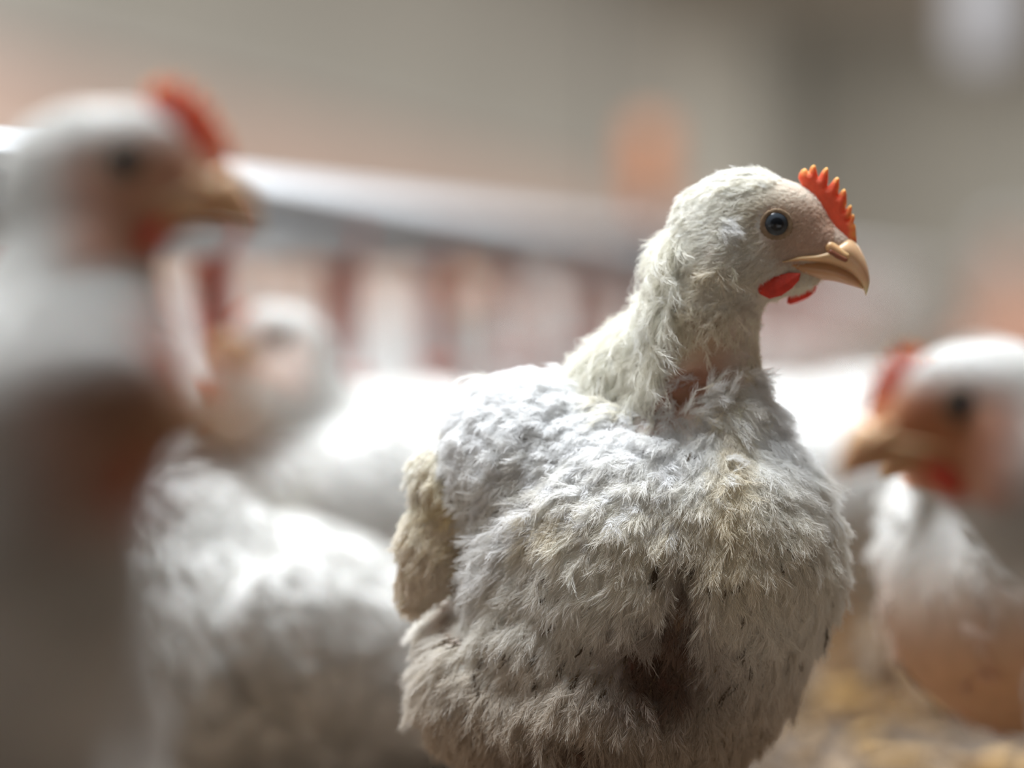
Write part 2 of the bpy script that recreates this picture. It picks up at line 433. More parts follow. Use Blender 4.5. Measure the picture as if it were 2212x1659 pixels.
_v, _f = leg_geo(); _o = mesh_obj('leg', _v, _f, M_LEG); ME['leg'] = _o.data; bpy.data.objects.remove(_o)

def child(name, me, parent, M=None, label=None):
    o = link(bpy.data.objects.new(name, me), parent)
    if M is not None: o.matrix_local = M
    if label: o['label'] = label
    return o
def head_matrix(Hc, Hr):
    M = Matrix(Hr.tolist()).to_4x4(); M.translation = Vector(Hc); return M
def add_head_parts(root, Hc, Hr, far_wattle=False, detail=True, near=-1, comb=1.0):
    M = head_matrix(Hc, Hr)
    child('upper_beak', ME['upper_beak'], root, M); child('lower_beak', ME['lower_beak'], root, M)
    child('comb', ME['comb'], root, M @ Matrix.Translation(Vector((150, 0, 20)) * PX) @ Matrix.Scale(comb, 4) @ Matrix.Translation(Vector((-150, 0, -20)) * PX), 'red comb with orange tipped points')
    for s in (-1, 1):
        w = 40 if not (far_wattle and s != near) else 30
        me = ME['wattle'] if not (far_wattle and s != near) else ME['wattle_far']
        T = Matrix.Translation((0, s * w * PX, 0)) if me is ME['wattle_far'] else (Matrix.Translation((0, s * 66 * PX, 0)))
        child('wattle', me, root, M @ T)
        es = head_side(45, 7)
        E = Matrix.Translation((45 * PX, s * (es - 21) * PX, 7 * PX)) @ Matrix.Rotation(0 if s > 0 else math.pi, 4, 'Z') @ Matrix.Rotation(0.18 * 1, 4, 'Z')
        e = child('eye', ME['eye'], root, M @ E)
        E2 = Matrix.Translation((0, 23 * PX, 0))
        child('eyelid', ME['eyelid'], e, E2)
        if detail:
            ns = 36
            child('nostril_flap', ME['nostril_flap'], root, M @ Matrix.Translation((0, s * ns * PX, 0)))
            child('nostril', ME['nostril'], root, M @ Matrix.Translation((0, s * (ns + 7) * PX, 0)))

WHITE = np.array([0.66, 0.65, 0.625]); CREAM = np.array([0.76, 0.70, 0.56]); PINK = np.array([0.66, 0.40, 0.31]); PEACH = np.array([0.70, 0.42, 0.25])
def lerp(a, b, t): t = np.asarray(t)[..., None]; return a * (1 - t) + b * t
def step(x, a, b): t = np.clip((x - a) / (b - a), 0, 1); return t * t * (3 - 2 * t)

# ------------------------------------------------------------------ the barn
def stuff_flakes(name, n, xr, yr, size, mat, parent=None, z=0.001, rs=rng):
    c = np.stack([rs.uniform(*xr, n), rs.uniform(*yr, n), z + rs.random(n) * 0.006], -1)
    V, F = [], []
    for i in range(n):
        a = rs.random() * 6.28; l = size * (0.4 + rs.random() * 1.3); w = l * (0.25 + 0.4 * rs.random()); t = rs.normal(size=2) * 0.3
        d = np.array([math.cos(a), math.sin(a), t[0]]); s = np.array([-math.sin(a), math.cos(a), t[1]])
        b = len(V); up = np.array([0, 0, 0.0007])
        for q in (-d * l - s * w, d * l - s * w * 0.6, d * l * 1.1 + s * w, -d * l * 0.8 + s * w * 0.9):
            V.append(c[i] + q - up)
        for q in (-d * l - s * w, d * l - s * w * 0.6, d * l * 1.1 + s * w, -d * l * 0.8 + s * w * 0.9):
            V.append(c[i] + q * 0.96 + up + np.array([0, 0, 0.002]))
        F += [(b, b + 3, b + 2, b + 1), (b + 4, b + 5, b + 6, b + 7), (b, b + 1, b + 5, b + 4), (b + 1, b + 2, b + 6, b + 5), (b + 2, b + 3, b + 7, b + 6), (b + 3, b, b + 4, b + 7)]
    return mesh_obj(name, V, F, mat, parent, smooth=False)
M_LITTER = material('litter', (0.13, 0.09, 0.06), rough=0.95, nscale=35, bump=1.0, second=(0.07, 0.055, 0.042))
gx = np.linspace(-9, 9, 120); gy = np.concatenate([np.linspace(-3, 5, 160), np.linspace(5.3, 45, 80)])
X, Y = np.meshgrid(gx, gy, indexing='ij'); Z = -0.004 + 0.004 * np.sin(X * 9 + np.sin(Y * 7)) * np.cos(Y * 11 + X * 3)
V = np.stack([X, Y, Z], -1).reshape(-1, 3); ny = len(gy)
F = [(i * ny + j, (i + 1) * ny + j, (i + 1) * ny + j + 1, i * ny + j + 1) for i in range(len(gx) - 1) for j in range(ny - 1)]
floor = mesh_obj('floor', V, F, M_LITTER); floor['kind'] = 'structure'
fl = stuff_flakes('wood_shavings', 13000, (-0.9, 1.1), (0.8, 4.4), 0.0045, material('shavings', (0.36, 0.25, 0.15), rough=0.9, nscale=14, second=(0.14, 0.10, 0.07)))
tag(fl, 'brown wood shavings scattered over the litter floor', 'litter', kind='stuff')
fl = stuff_flakes('straw_bits', 500, (-0.6, 0.7), (1.5, 3.6), 0.009, material('straw', (0.42, 0.26, 0.10), rough=0.8, nscale=14), z=0.011)
tag(fl, 'yellow straw and spilled feed bits lying on the litter', 'straw', kind='stuff')

AX = math.atan((2300 - 1106) / FPX)               # the house runs seven degrees to the right of the lens axis
Rz = Matrix.Rotation(-AX, 4, 'Z')
def house(name, geo, mat, **k):
    o = mesh_obj(name, geo[0], geo[1], mat, smooth=False, **k); return o
M_LOW = material('painted_block_wall', (0.74, 0.57, 0.48), rough=0.85, noise=0.12, nscale=1.2)
M_CURT = material('side_curtain', (0.47, 0.46, 0.41), rough=0.8, noise=0.10, nscale=0.8)
M_CEIL = material('ceiling_sheet', (0.55, 0.54, 0.50), rough=0.8, noise=0.1, nscale=1)
M_SILL = material('sill_concrete', (0.60, 0.57, 0.54), rough=0.7, noise=0.1, nscale=5)
WL = -2.6
def struct(name, g, mat, parent=None):
    o = house(name, g, mat, parent=parent)
    if parent is None: o['kind'] = 'structure'; o.rotation_euler = (0, 0, -AX)
    return o
wl = struct('wall_left', box_geo(WL - 0.15, WL, -3, 42, 0, 0.84), M_LOW)
struct('trim_1', box_geo(WL - 0.17, WL + 0.03, -3, 42, 0.84, 0.88), M_SILL)
# curtain with real vertical folds
cy = np.linspace(-3, 42, 900); cz = np.linspace(0.88, 2.75, 6)
V = [(WL - 0.08 + 0.018 * math.sin(y * 9 + math.sin(y * 3.1)), y, z) for y in cy for z in cz]
F = [(i * 6 + j, (i + 1) * 6 + j, (i + 1) * 6 + j + 1, i * 6 + j + 1) for i in range(899) for j in range(5)]
cu = mesh_obj('wall_left_curtain', V, F, M_CURT); cu['kind'] = 'structure'; cu.rotation_euler = (0, 0, -AX)
struct('wall_far', box_geo(WL, 7, 42, 42.2, 0, 2.75), M_CURT)
struct('wall_right', box_geo(7, 7.15, -3, 42, 0, 2.75), M_LOW)
struct('ceiling', box_geo(WL - 0.15, 7.15, -3, 42.2, 2.75, 2.85), M_CEIL)

# ------------------------------------------------------------------ drinker line
M_PIPE = material('galvanised_rail', (0.60, 0.62, 0.64), rough=0.6, noise=0.08, nscale=8)
M_RED = material('red_plastic', (0.56, 0.20, 0.16), rough=0.4)
M_RED2 = material('red_cup_plastic', (0.62, 0.12, 0.06), rough=0.4)
M_ORANGE = material('orange_plastic', (0.75, 0.30, 0.14), rough=0.4)
M_GREY = material('grey_plastic', (0.22, 0.23, 0.24), rough=0.5)
dx0, z0 = 3700.0, 2.0
base = at(2300 - dx0 / z0, 650, z0)               # a point of the line
line = empty('drinker_line', (base[0], base[1], 0), math.pi / 2 - AX)     # local x runs down the house
tag(line, 'grey nipple drinker line with red drip cups hanging across the barn', 'drinker line')
PH = H + 0.040
a_, b_ = rev_geo([(0.0125, -1.2), (0.0125, 14)], 16, 'x', (0, 0, PH - 0.008)); mesh_obj('water_pipe', a_, b_, M_PIPE, line)
prof = [(-0.014, 0.006), (-0.014, 0.012), (-0.006, 0.022), (0.006, 0.022), (0.014, 0.012), (0.014, 0.006)]
V = [(x, p[0], PH + p[1]) for x in (-1.2, 14) for p in prof]; n_ = len(prof)
F = [(k, (k + 1) % n_, n_ + (k + 1) % n_, n_ + k) for k in range(n_)] + [tuple(range(n_))[::-1], tuple(range(n_, 2 * n_))]
mesh_obj('support_rail', V, F, M_PIPE, line, smooth=False)
drink_me = cup_me = None
nip = join_geo([rev_geo([(0.0150, -0.007), (0.0150, 0.007)], 18, 'x', (0, 0, PH - 0.008)), rev_geo([(0.007, PH - 0.034), (0.0085, PH - 0.018), (0.006, PH - 0.012)], 16),
                rev_geo([(0.002, PH - 0.075), (0.0055, PH - 0.066), (0.0062, PH - 0.034)], 16), box_geo(-0.005, 0.005, -0.011, -0.008, PH - 0.085, PH - 0.02)])
cup = rev_geo([(0.005, PH - 0.096), (0.010, PH - 0.093), (0.0145, PH - 0.080), (0.0130, PH - 0.080), (0.008, PH - 0.089)], 20, loc=(0, -0.004, 0))
for k in range(-2, 18):
    if drink_me is None:
        o = mesh_obj('nipple_drinker', nip[0], nip[1], M_RED, line); drink_me = o.data
        c = mesh_obj('drip_cup', cup[0], cup[1], M_RED2, o); cup_me = c.data
    else:
        o = link(bpy.data.objects.new('nipple_drinker', drink_me), line); c = link(bpy.data.objects.new('drip_cup', cup_me), o)
    o.location = (0.0 + k * 0.36, 0, 0)
reg = empty('pressure_regulator'); reg.parent = line; reg.location = (2.15, 0, 0); 
g = join_geo([box_geo(-0.03, 0.03, -0.02, 0.02, PH - 0.035, PH + 0.015), rev_geo([(0.022, PH + 0.01), (0.026, PH + 0.02), (0.022, PH + 0.034)], 20)])
mesh_obj('regulator_body', g[0], g[1], M_GREY, reg)
g = rev_geo([(0.011, PH + 0.03), (0.013, PH + 0.05), (0.017, PH + 0.075), (0.02, PH + 0.085), (0.02, PH + 0.118), (0.013, PH + 0.126)], 20); mesh_obj('breather_tube', g[0], g[1], M_ORANGE, reg)
for k in range(6):
    g = rev_geo([(0.0015, PH + 0.02), (0.0015, 2.75)], 6, loc=(-0.9 + k * 2.6, 0, 0)); mesh_obj('suspension_cord', g[0], g[1], M_GREY, line)

# feeder line far right, orange pans
p0 = at(2175, 590, 9.0)
feed = empty('feeder_line', (p0[0], p0[1], 0), math.pi / 2 - AX)
tag(feed, 'far blurred feeder pipe with orange feed pans at the right edge', 'feeder line')
g = rev_geo([(0.022, -0.3), (0.022, 20)], 14, 'x', (0, 0, 0.33)); mesh_obj('feed_pipe', g[0], g[1], M_PIPE, feed)
pan = join_geo([rev_geo([(0.08, 0.03), (0.12, 0.05), (0.135, 0.09), (0.125, 0.09), (0.10, 0.05)], 24), rev_geo([(0.095, 0.085), (0.05, 0.13), (0.05, 0.20), (0.03, 0.27), (0.024, 0.33)], 20)])
M_PAN = material('faded_orange_plastic', (0.60, 0.34, 0.24), rough=0.5)
pan_me = None
for k in range(0, 16):
    if pan_me is None: o = mesh_obj('feed_pan', pan[0], pan[1], M_PAN, feed); pan_me = o.data
    else: o = link(bpy.data.objects.new('feed_pan', pan_me), feed)
    o.location = (k * 0.9, 0, 0)
for k in range(5):
    g = rev_geo([(0.002, 0.34), (0.002, 2.75)], 6, loc=(0.4 + k * 4, 0, 0)); mesh_obj('suspension_cord', g[0], g[1], M_GREY, feed)
# white tube added in place of a pale glow, upper right
q = at(2130, 160, 4.6)
tube = empty('glow_stand_in', (q[0], q[1], 0))
tag(tube, 'white tube added in place of a pale glow in the top right corner', 'tube')
M_TUBE = material('white_plastic', (0.78, 0.78, 0.80), rough=0.35)
g = rev_geo([(0.012, q[2] - 0.002), (0.030, q[2] + 0.012), (0.036, q[2] + 0.03), (0.036, 2.6)], 24); mesh_obj('tube_wall', g[0], g[1], M_TUBE, tube)
g = rev_geo([(0.042, 2.58), (0.042, 2.75)], 24); mesh_obj('tube_collar', g[0], g[1], M_GREY, tube)

# ------------------------------------------------------------------ generic bird
def bird_prims(Hc, Hr, crouch=0.0, bare=False):
    z = -crouch
    pr = [('e', (0.005, 0, 0.118 + z), (0.082, 0.066, 0.060)), ('e', (0.055, 0, 0.112 + z), (0.056, 0.058, 0.062)),
          ('e', (-0.055, 0, 0.128 + z), (0.058, 0.052, 0.045)), ('c', (-0.09, 0, 0.145 + z), (-0.128, 0, 0.166 + z), 0.026, 0.008),
          ('c', (0.0, 0.035, 0.10 + z), (-0.004, 0.036, max(0.075 + z, 0.02)), 0.032, 0.014), ('c', (0.0, -0.035, 0.10 + z), (-0.004, -0.036, max(0.075 + z, 0.02)), 0.032, 0.014)]
    n0 = np.array([0.055, 0, 0.145 + z]); n3 = Hc + Hr @ (np.array([-45, 0, -70]) * PX)
    n1 = n0 + np.array([0.03, 0, 0.035]); n2 = n3 + Hr @ (np.array([-10, 0, -130]) * PX)
    prev = None
    for t in np.linspace(0, 1, 8):
        p = (1 - t) ** 3 * n0 + 3 * (1 - t) ** 2 * t * n1 + 3 * (1 - t) * t * t * n2 + t ** 3 * n3
        r = 0.034 * (1 - t) ** 1.3 + 0.0145 * min(1, t * 1.5 + 0.3)
        if prev is not None: pr.append(('c', prev[0], p, prev[1], r))
        prev = (p, r)
    return pr + head_prims(Hc, Hr)
def wing_prims(s, crouch=0.0):
    z = -crouch
    return [('e', (0.035, s * 0.058, 0.128 + z), (0.034, 0.016, 0.030)), ('e', (-0.012, s * 0.066, 0.122 + z), (0.058, 0.011, 0.030)),
            ('e', (-0.060, s * 0.057, 0.118 + z), (0.045, 0.008, 0.019), rot(s * -0.18, 0.05))]
def flow_generic(P, Hc):
    f = np.tile(np.array([-1.0, 0, -0.35]), (len(P), 1))
    neck = step(P[:, 2], 0.15, 0.19)[:, None]
    return f * (1 - neck) + np.array([-0.4, 0, -1.0]) * neck
def colour_generic(V, N, Hc, Hr, bare=0.0, face=1.0, stain=0.0):
    col = np.tile(WHITE, (len(V), 1))
    q = (V - Hc) @ Hr / PX
    hd = step(q[:, 0], -100, 50) * (np.abs(q[:, 2] + 30) < 130) * (np.linalg.norm(q, axis=1) < 260) * step(-q[:, 2], -75, 10)
    col = lerp(col, PEACH * np.array([0.85, 0.62, 0.5]), hd * 0.8 * face)  # bare face skin, with the shade below the eye mixed into its brown
    lo = step(-V[:, 2], -0.13, -0.07) * step(V[:, 0], -0.02, 0.06)
    col = lerp(col, PEACH, lo * bare); col = lerp(col, CREAM * 0.8, step(-V[:, 2], -0.15, -0.08) * stain)
    return col
def flight_feather(parent, p0, p1, w, nrm, mat=None):
    p0, p1, nrm = (np.asarray(a, float) for a in (p0, p1, nrm)); d = p1 - p0; s = unit(np.cross(d, nrm)); L = np.linalg.norm(d)
    V, F = [], []; n = 9
    for i in range(n):
        t = i / (n - 1); ww = w * (math.sin(math.pi * min(1, (0.12 + t * 0.86))) ** 0.6 if t < 1 else 0.12)
        c = p0 + d * t + nrm * (0.06 * L * math.sin(math.pi * t))
        for k, e in ((-1, -0.0004), (0, 0.0006), (1, -0.0004)): V.append(c + s * ww * k + nrm * e)
        for k in (1, -1): V.append(c + s * ww * k - nrm * 0.0009)
    F = []
    for i in range(n - 1):
        for k in range(5): F.append((i * 5 + k, i * 5 + (k + 1) % 5, (i + 1) * 5 + (k + 1) % 5, (i + 1) * 5 + k))
    F += [tuple(range(5))[::-1], tuple(range((n - 1) * 5, n * 5))]
    return mesh_obj('flight_feather', V, F, M_BODYFAR, parent, np.tile(WHITE * 0.98, (len(V), 1)))
def make_bird(label, pos, yaw, Hw, hyaw, hpitch=0.0, hroll=0.0, crouch=0.0, fuzz=9000, voxel=0.0028, bare=0.0, face=1.0, stain=0.0, L=0.011, seed=1, group=None, lean=0.0, comb=1.0):
    """pos ground point, yaw of body, Hw head place in the world"""
    rs = np.random.default_rng(seed)
    root = empty('chicken', (pos[0], pos[1], 0), yaw)
    tag(root, label, 'chicken', group)
    R = rot(yaw, lean); root.rotation_euler = Matrix(R.tolist()).to_euler(); Hc = (np.asarray(Hw) - np.array([pos[0], pos[1], 0])) @ R
    Hr = R.T @ rot(hyaw, hpitch, hroll)
    pr = bird_prims(Hc, Hr, crouch)
    lo = np.minimum([-0.15, -0.09, 0.0], Hc - 0.06); hi = np.maximum([0.125, 0.09, 0.2], Hc + 0.06)
    V, F = surface_nets(lambda Q: sdf(Q, pr, 0.0062), lo, hi, voxel); N = vnormals(V, F)
    mesh_obj('body', V, F, M_BODY if fuzz else M_BODYFAR, root, colour_generic(V, N, Hc, Hr, bare, face, stain))
    add_head_parts(root, Hc, Hr, detail=bool(fuzz), comb=comb)
    strands = []
    for s in (-1, 1):
        wp = wing_prims(s, crouch)
        wv, wf = surface_nets(lambda Q: sdf(Q, wp, 0.012), (-0.115, min(s * 0.1, s * 0.03), 0.07 - crouch), (0.08, max(s * 0.1, s * 0.03), 0.17 - crouch), voxel * 0.9)
        wn = vnormals(wv, wf)
        w = mesh_obj('wing', wv, wf, M_BODY, root, np.tile(WHITE * 0.98, (len(wv), 1)))
        if fuzz:
            for k in range(7):
                a = np.array([-0.02 - 0.006 * k, s * 0.072, 0.112 - crouch + 0.004 * k]); b = a + np.array([-0.068 + 0.003 * k, -s * 0.012, -0.012 + 0.005 * k])
                flight_feather(w, a, b, 0.0065, (0, s, 0))
            Pw, Nw = scatter(wv, wf, wn, int(fuzz * 0.02) + 60, rs=rs)
            strands.append((feathers(Pw, Nw, np.tile(np.array([-1, 0, -0.2]), (len(Pw), 1)), L * 0.8, 0.0035, 18, 0.25, np.tile(WHITE, (len(Pw), 1)), rad=0.00013, rs=rs), w))
        lg = child('leg', ME['leg'], root, Matrix.Translation((0.0, s * 0.036, -crouch * 0.6)))
    if fuzz:
        nf = fuzz // 16
        P, Nn = scatter(V, F, N, nf, rs=rs)
        q = np.linalg.norm(P - Hc, axis=1); keep = q > 0.036; P, Nn = P[keep], Nn[keep]
        c = colour_generic(P, Nn, Hc, Hr, bare * 0.7, face, stain)
        bald = step(-P[:, 2], -0.125, -0.08) * step(P[:, 0], 0.0, 0.06) * bare
        k2 = rs.random(len(P)) > bald * 0.85; P, Nn, c = P[k2], Nn[k2], c[k2]
        B = feathers(P, Nn, flow_generic(P, Hc), L, 0.004, 16, 0.4, c, rad=0.00014, rs=rs)
        hair_obj('body_feathers', *B, root)
        P, Nn = scatter(V, F, N, 5000, weight=lambda c_, n_: (np.linalg.norm(c_ - Hc, axis=1) < 0.042).astype(float) + 1e-9, rs=rs)
        u = (P - Hc) @ Hr / PX; k2 = (np.hypot(u[:, 0] - 45, u[:, 2] - 7) > 40) & (u[:, 0] < 160); P, Nn = P[k2], Nn[k2]; c = colour_generic(P, Nn, Hc, Hr, 0, face) * 1.02
        u = (P - Hc) @ Hr / PX
        flow = np.tile(Hr @ np.array([-1, 0, -0.15]), (len(P), 1))
        hair_obj('head_feathers', *bristles(P, Nn, flow, np.where(u[:, 0] > 20, 0.0018, 0.005), 0.35, c, rad=0.00012, rs=rs), root)
        for st, w in strands: hair_obj('wing_coverts', *st, w)
    return root

BIRDS = True
if BIRDS:
    # left, upper head: stands beside the focused bird, nearer to the lens
    z = 1.13
    p = at(-590, 650, z)
    make_bird('nearer white chicken at upper left facing right, red comb, dark eye', (p[0], p[1]), -0.10, at(214, 368, z), 0.0, math.radians(9), fuzz=26000, bare=0.25, seed=3)
    # lower left, closest
    z = 0.83; p = at(-1050, 650, z)
    make_bird('closest and most blurred chicken head at the left edge below another head', (p[0] + 0.01, p[1] + 0.05), -0.35, at(128, 868, z), math.radians(10), math.radians(13), fuzz=16000, crouch=0.02, seed=4, comb=0.5)
    # right, facing left
    z = 1.19; p = at(3150, 650, z)
    make_bird('blurred chicken at the right edge facing left, orange comb and dark eye', (p[0], p[1]), math.pi - 0.05, at(2126, 884, z), math.pi - 0.04, math.radians(3), fuzz=20000, seed=5, face=1.25, comb=0.75)
    # right, breast below that head, standing farther back
    z = 1.66; p = at(2420, 650, z + 0.06)
    make_bird('chicken with bare tan breast beneath the right-hand head', (p[0], p[1]), math.pi + 0.75, at(2110, 900, z), math.pi + 0.3, 0, fuzz=26000, bare=1.0, seed=6)
    # behind left, facing left
    z = 2.0; p = at(900, 650, z + 0.04)
    make_bird('chicken behind with yellowish beak facing left, between the two left heads and the focused bird', (p[0], p[1]), math.pi + 0.35, at(612, 740, z), math.pi + 0.55, math.radians(16), fuzz=20000, stain=0.8, seed=7, face=0.45, comb=0.45)
    # bent over, lower left
    z = 1.78; p = at(540, 650, z + 0.02)
    make_bird('white chicken bent low at bottom left showing only its back', (p[0], p[1]), math.pi + 0.6, at(110, 1480, z + 0.02), math.pi + 0.3, math.radians(-30), fuzz=40000, crouch=0.050, L=0.009, seed=8, lean=math.radians(15))
    # white body behind right
    z = 2.3; p = at(1880, 650, z)
    make_bird('white chicken body behind, between the focused bird and the right-hand head', (p[0], p[1]), -0.5, at(2050, 900, z - 0.04), -0.3, 0, fuzz=12000, seed=9)
    z = 2.7; p = at(430, 650, z)
    make_bird('pale chicken body glimpsed under the closest beak', (p[0], p[1]), 2.4, at(330, 800, z), 2.4, 0, fuzz=10000, seed=10)

    # distant flock
    protos = []
    LBL = 'white chicken far back in the blurred flock beyond the drinker line'
    for s, (hx, hz, hp, cr_) in enumerate([(0.105, 0.235, 0, 0), (0.115, 0.19, -0.2, 0.02), (0.15, 0.05, -0.9, 0.02), (0.09, 0.16, 0, 0.055)]):
        o = make_bird(LBL, (0, 0), 0, (hx, 0, hz), 0, hp, crouch=cr_, fuzz=0, voxel=0.0045, seed=20 + s, group='distant flock')
        protos.append(o)
    def copy_tree(o, parent=None):
        c = o.copy(); COL.objects.link(c); c.parent = parent
        for ch in o.children:
            if parent is None and ch.name.startswith(('eye', 'wattle')): continue
            copy_tree(ch, c)
        return c
    rs = np.random.default_rng(77)
    placed = [(float(at(430, 650, 2.7)[0]), 2.7), (float(at(1880, 650, 2.3)[0]), 2.3), (float(at(900, 650, 2.04)[0]), 2.04)]
    used = [False] * 4; tries = 0
    while len(placed) < 160 and tries < 6000:
        tries += 1
        d = 3.0 + 13 * rs.random() ** 1.5; x = rs.uniform(-0.13, 0.15) * d
        if tries < 260:                              # the crowd pressed behind the drinkers
            d = rs.uniform(2.75, 7.5); x = rs.uniform(-0.135 * d, base[0] + (d - base[1]) * math.tan(AX) - 0.16)
        if d < 4.8 and 500 < 1106 + FPX * x / d < 760: continue
        if any((x - a) ** 2 + (d - b) ** 2 < 0.24 ** 2 for a, b in placed): continue
        # keep the drinker line itself free
        lx = base[0] + (d - base[1]) * math.tan(AX)
        fx = p0[0] + (d - p0[1]) * math.tan(AX)
        if abs(x - lx) < 0.17 or abs(x - fx) < 0.36 or x * math.cos(AX) - d * math.sin(AX) < WL + 0.2: continue
        placed.append((x, d)); k = rs.choice(4, p=[0.42, 0.28, 0.12, 0.18])
        o = protos[k] if not used[k] else copy_tree(protos[k]); used[k] = True
        o.location = (x, d, 0); o.rotation_euler = (0, 0, rs.random() * 6.28)

# ------------------------------------------------------------------ the bird in focus
def build_main():
    gp = at(1350, 650, FOC + 0.03); org = np.array([gp[0], gp[1], 0.0])
    root = empty('chicken', tuple(org))
    tag(root, 'sharply focused white chicken facing right with red comb and speckled breast', 'chicken')
    def m(px, py, dd=0): return at(px, py, FOC + dd * PX) - org      # dd in pixels away from the lens
    Hc = m(1630, 490, 0); Hr = rot(math.radians(-5), 0, math.radians(2))
    e = lambda px, py, dd, rx, ry, rz, R=None: ('e', m(px, py, dd), np.array([rx, ry, rz]) * PX, R)     # radii: x, depth, up
    def tl(a): return np.array(Matrix.Rotation(a, 3, 'Y'))
    body = [e(1400, 1230, 130, 392, 330, 360), e(1000, 1370, 240, 96, 110, 80), e(1585, 1190, 60, 222, 270, 270), e(1150, 1015, 150, 200, 200, 200), e(1330, 1000, 190, 250, 250, 150),
            e(1080, 1485, 130, 178, 200, 165), e(1320, 1520, 120, 330, 300, 230), e(1540, 1420, 110, 185, 240, 185), e(1180, 1370, 120, 175, 250, 150),
            e(1150, 1100, 500, 150, 260, 150),
            ('c', m(1560, 570, 10), m(1535, 680, 25), 100 * PX, 94 * PX), ('c', m(1535, 680, 25), m(1520, 790, 50), 94 * PX, 108 * PX),
            ('c', m(1520, 790, 50), m(1490, 930, 110), 108 * PX, 165 * PX), ('c', m(1468, 700, 70), m(1325, 860, 140), 48 * PX, 62 * PX), ('c', m(1560, 820, 15), m(1590, 1000, 20), 70 * PX, 120 * PX),
            ('c', m(1130, 1620, 100), m(1180, 1790, 140), 120 * PX, 55 * PX), ('c', m(1480, 1580, 100), m(1440, 1790, 140), 120 * PX, 55 * PX),
            ('sub', m(1420, 1440, -190), np.array([62, 60, 70]) * PX), ('sub', m(1480, 1290, -215), np.array([20, 40, 120]) * PX, tl(0.15)),
            ('sub', m(1215, 1660, -110), np.array([60, 70, 60]) * PX), ('sub', m(1470, 850, -60), np.array([28, 40, 75]) * PX, tl(0.9))]
    pr = body + head_prims(Hc, Hr)
    lo = m(830, 1860, -240); hi = m(1900, 330, 800)
    lo = np.minimum(lo, m(830, 1860, 800)); hi = np.maximum(hi, m(1900, 330, -240)); lo[1] = -0.10; hi[1] = 0.17
    def field(Q): return sdf(Q, pr, 0.0062)
    V, F = surface_nets(field, lo, hi, 0.00145); N = vnormals(V, F)
    # low lumps of clumped plumage
    lump = (np.sin(V[:, 0] * 420 + 3 * np.sin(V[:, 2] * 260)) * np.sin(V[:, 2] * 380 + 2 * np.sin(V[:, 0] * 300)) * 0.0009)
    bodyz = step(-(proj(V + org)[1]), -840, -760) * 0 + (proj(V + org)[1] > 830)
    V = V + N * (lump * bodyz)[:, None]; N = vnormals(V, F)
    SKIN = np.array([0.60, 0.40, 0.30])
    def g2(x, y, cx, cy, sx, sy, a=0):
        dx, dy = x - cx, y - cy; ca, sa = math.cos(a), math.sin(a)
        return np.exp(-0.5 * (((dx * ca + dy * sa) / sx) ** 2 + ((-dx * sa + dy * ca) / sy) ** 2))
    def under(P, N_):
        x, y = proj(P + org); q = (P - Hc) @ Hr / PX
        col = np.tile(WHITE * 1.2, (len(P), 1)); front = step(-N_[:, 1], -0.1, 0.3)
        head = y < 640
        col = lerp(col, np.array([0.62, 0.45, 0.34]), step(q[:, 0], -10, 60) * head * 0.9)
        col = lerp(col, SKIN, g2(x, y, 1560, 560, 40, 60) * 0.7)
        col = lerp(col, np.array([0.45, 0.27, 0.18]), np.clip(g2(x, y, 1547, 535, 12, 34) * 1.3, 0, 1))
        neck = g2(x, y, 1520, 740, 75, 110, 0.0) * front
        col = lerp(col, np.array([0.58, 0.42, 0.27]), neck * 0.9)
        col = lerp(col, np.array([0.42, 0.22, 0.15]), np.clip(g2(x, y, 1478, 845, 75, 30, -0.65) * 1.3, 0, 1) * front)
        col = lerp(col, np.array([0.12, 0.06, 0.04]), np.clip(g2(x, y, 1420, 1450, 62, 58) * 1.6, 0, 1) * front)
        col = lerp(col, np.array([0.33, 0.22, 0.14]), np.clip(g2(x, y, 1470, 1320, 16, 75, 0.1) * 1.1, 0, 1) * front)
        col = lerp(col, np.array([0.42, 0.30, 0.18]), np.clip(g2(x, y, 1572, 1060, 18, 70, 0.1), 0, 1) * front * 0.7)
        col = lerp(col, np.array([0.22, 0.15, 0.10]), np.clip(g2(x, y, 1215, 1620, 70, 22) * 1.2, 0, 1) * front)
        col = lerp(col, np.array([0.50, 0.36, 0.28]), np.clip(g2(x, y, 965, 1340, 45, 60) * 1.2, 0, 1) * front * 0.8)
        return col
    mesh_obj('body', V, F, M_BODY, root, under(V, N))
    add_head_parts(root, Hc, Hr, far_wattle=True, near=-1)

    # ---- wing: arm folded down the bird's side, at the left of the picture
    wp = [e(1040, 960, 130, 80, 60, 85), e(975, 1060, 130, 80, 70, 110, tl(-0.35)), e(940, 1180, 130, 76, 60, 100, tl(-0.15)), e(905, 1262, 140, 42, 40, 48, tl(0.1))]
    wl_ = np.minimum(m(820, 1360, 0), m(820, 1360, 220)); wh = np.maximum(m(1200, 830, 0), m(1200, 830, 220)); wl_[1] = -0.06; wh[1] = 0.03
    wv, wf = surface_nets(lambda Q: sdf(Q, wp, 0.006), wl_, wh, 0.0014); wn = vnormals(wv, wf)
    wcol = lambda P: lerp(np.tile(np.array([0.78, 0.74, 0.66]), (len(P), 1)), np.array([0.62, 0.50, 0.32]), np.clip(g2(*proj(P + org), 975, 1140, 55, 90) * 0.8, 0, 1))
    wing = mesh_obj('wing', wv, wf, M_BODY, root, wcol(wv))
    P, Nn = scatter(wv, wf, wn, 900)
    x, y = proj(P + org)
    fl = np.tile(unit(np.array([-0.45, 0, -1.0])), (len(P), 1))
    c = lerp(np.tile(np.array([0.87, 0.84, 0.77]), (len(P), 1)), np.array([0.74, 0.62, 0.33]), np.clip(g2(x, y, 985, 1130, 45, 70) * 0.9, 0, 1))
    c = lerp(c, np.array([0.82, 0.75, 0.65]), step(y, 1050, 1250))
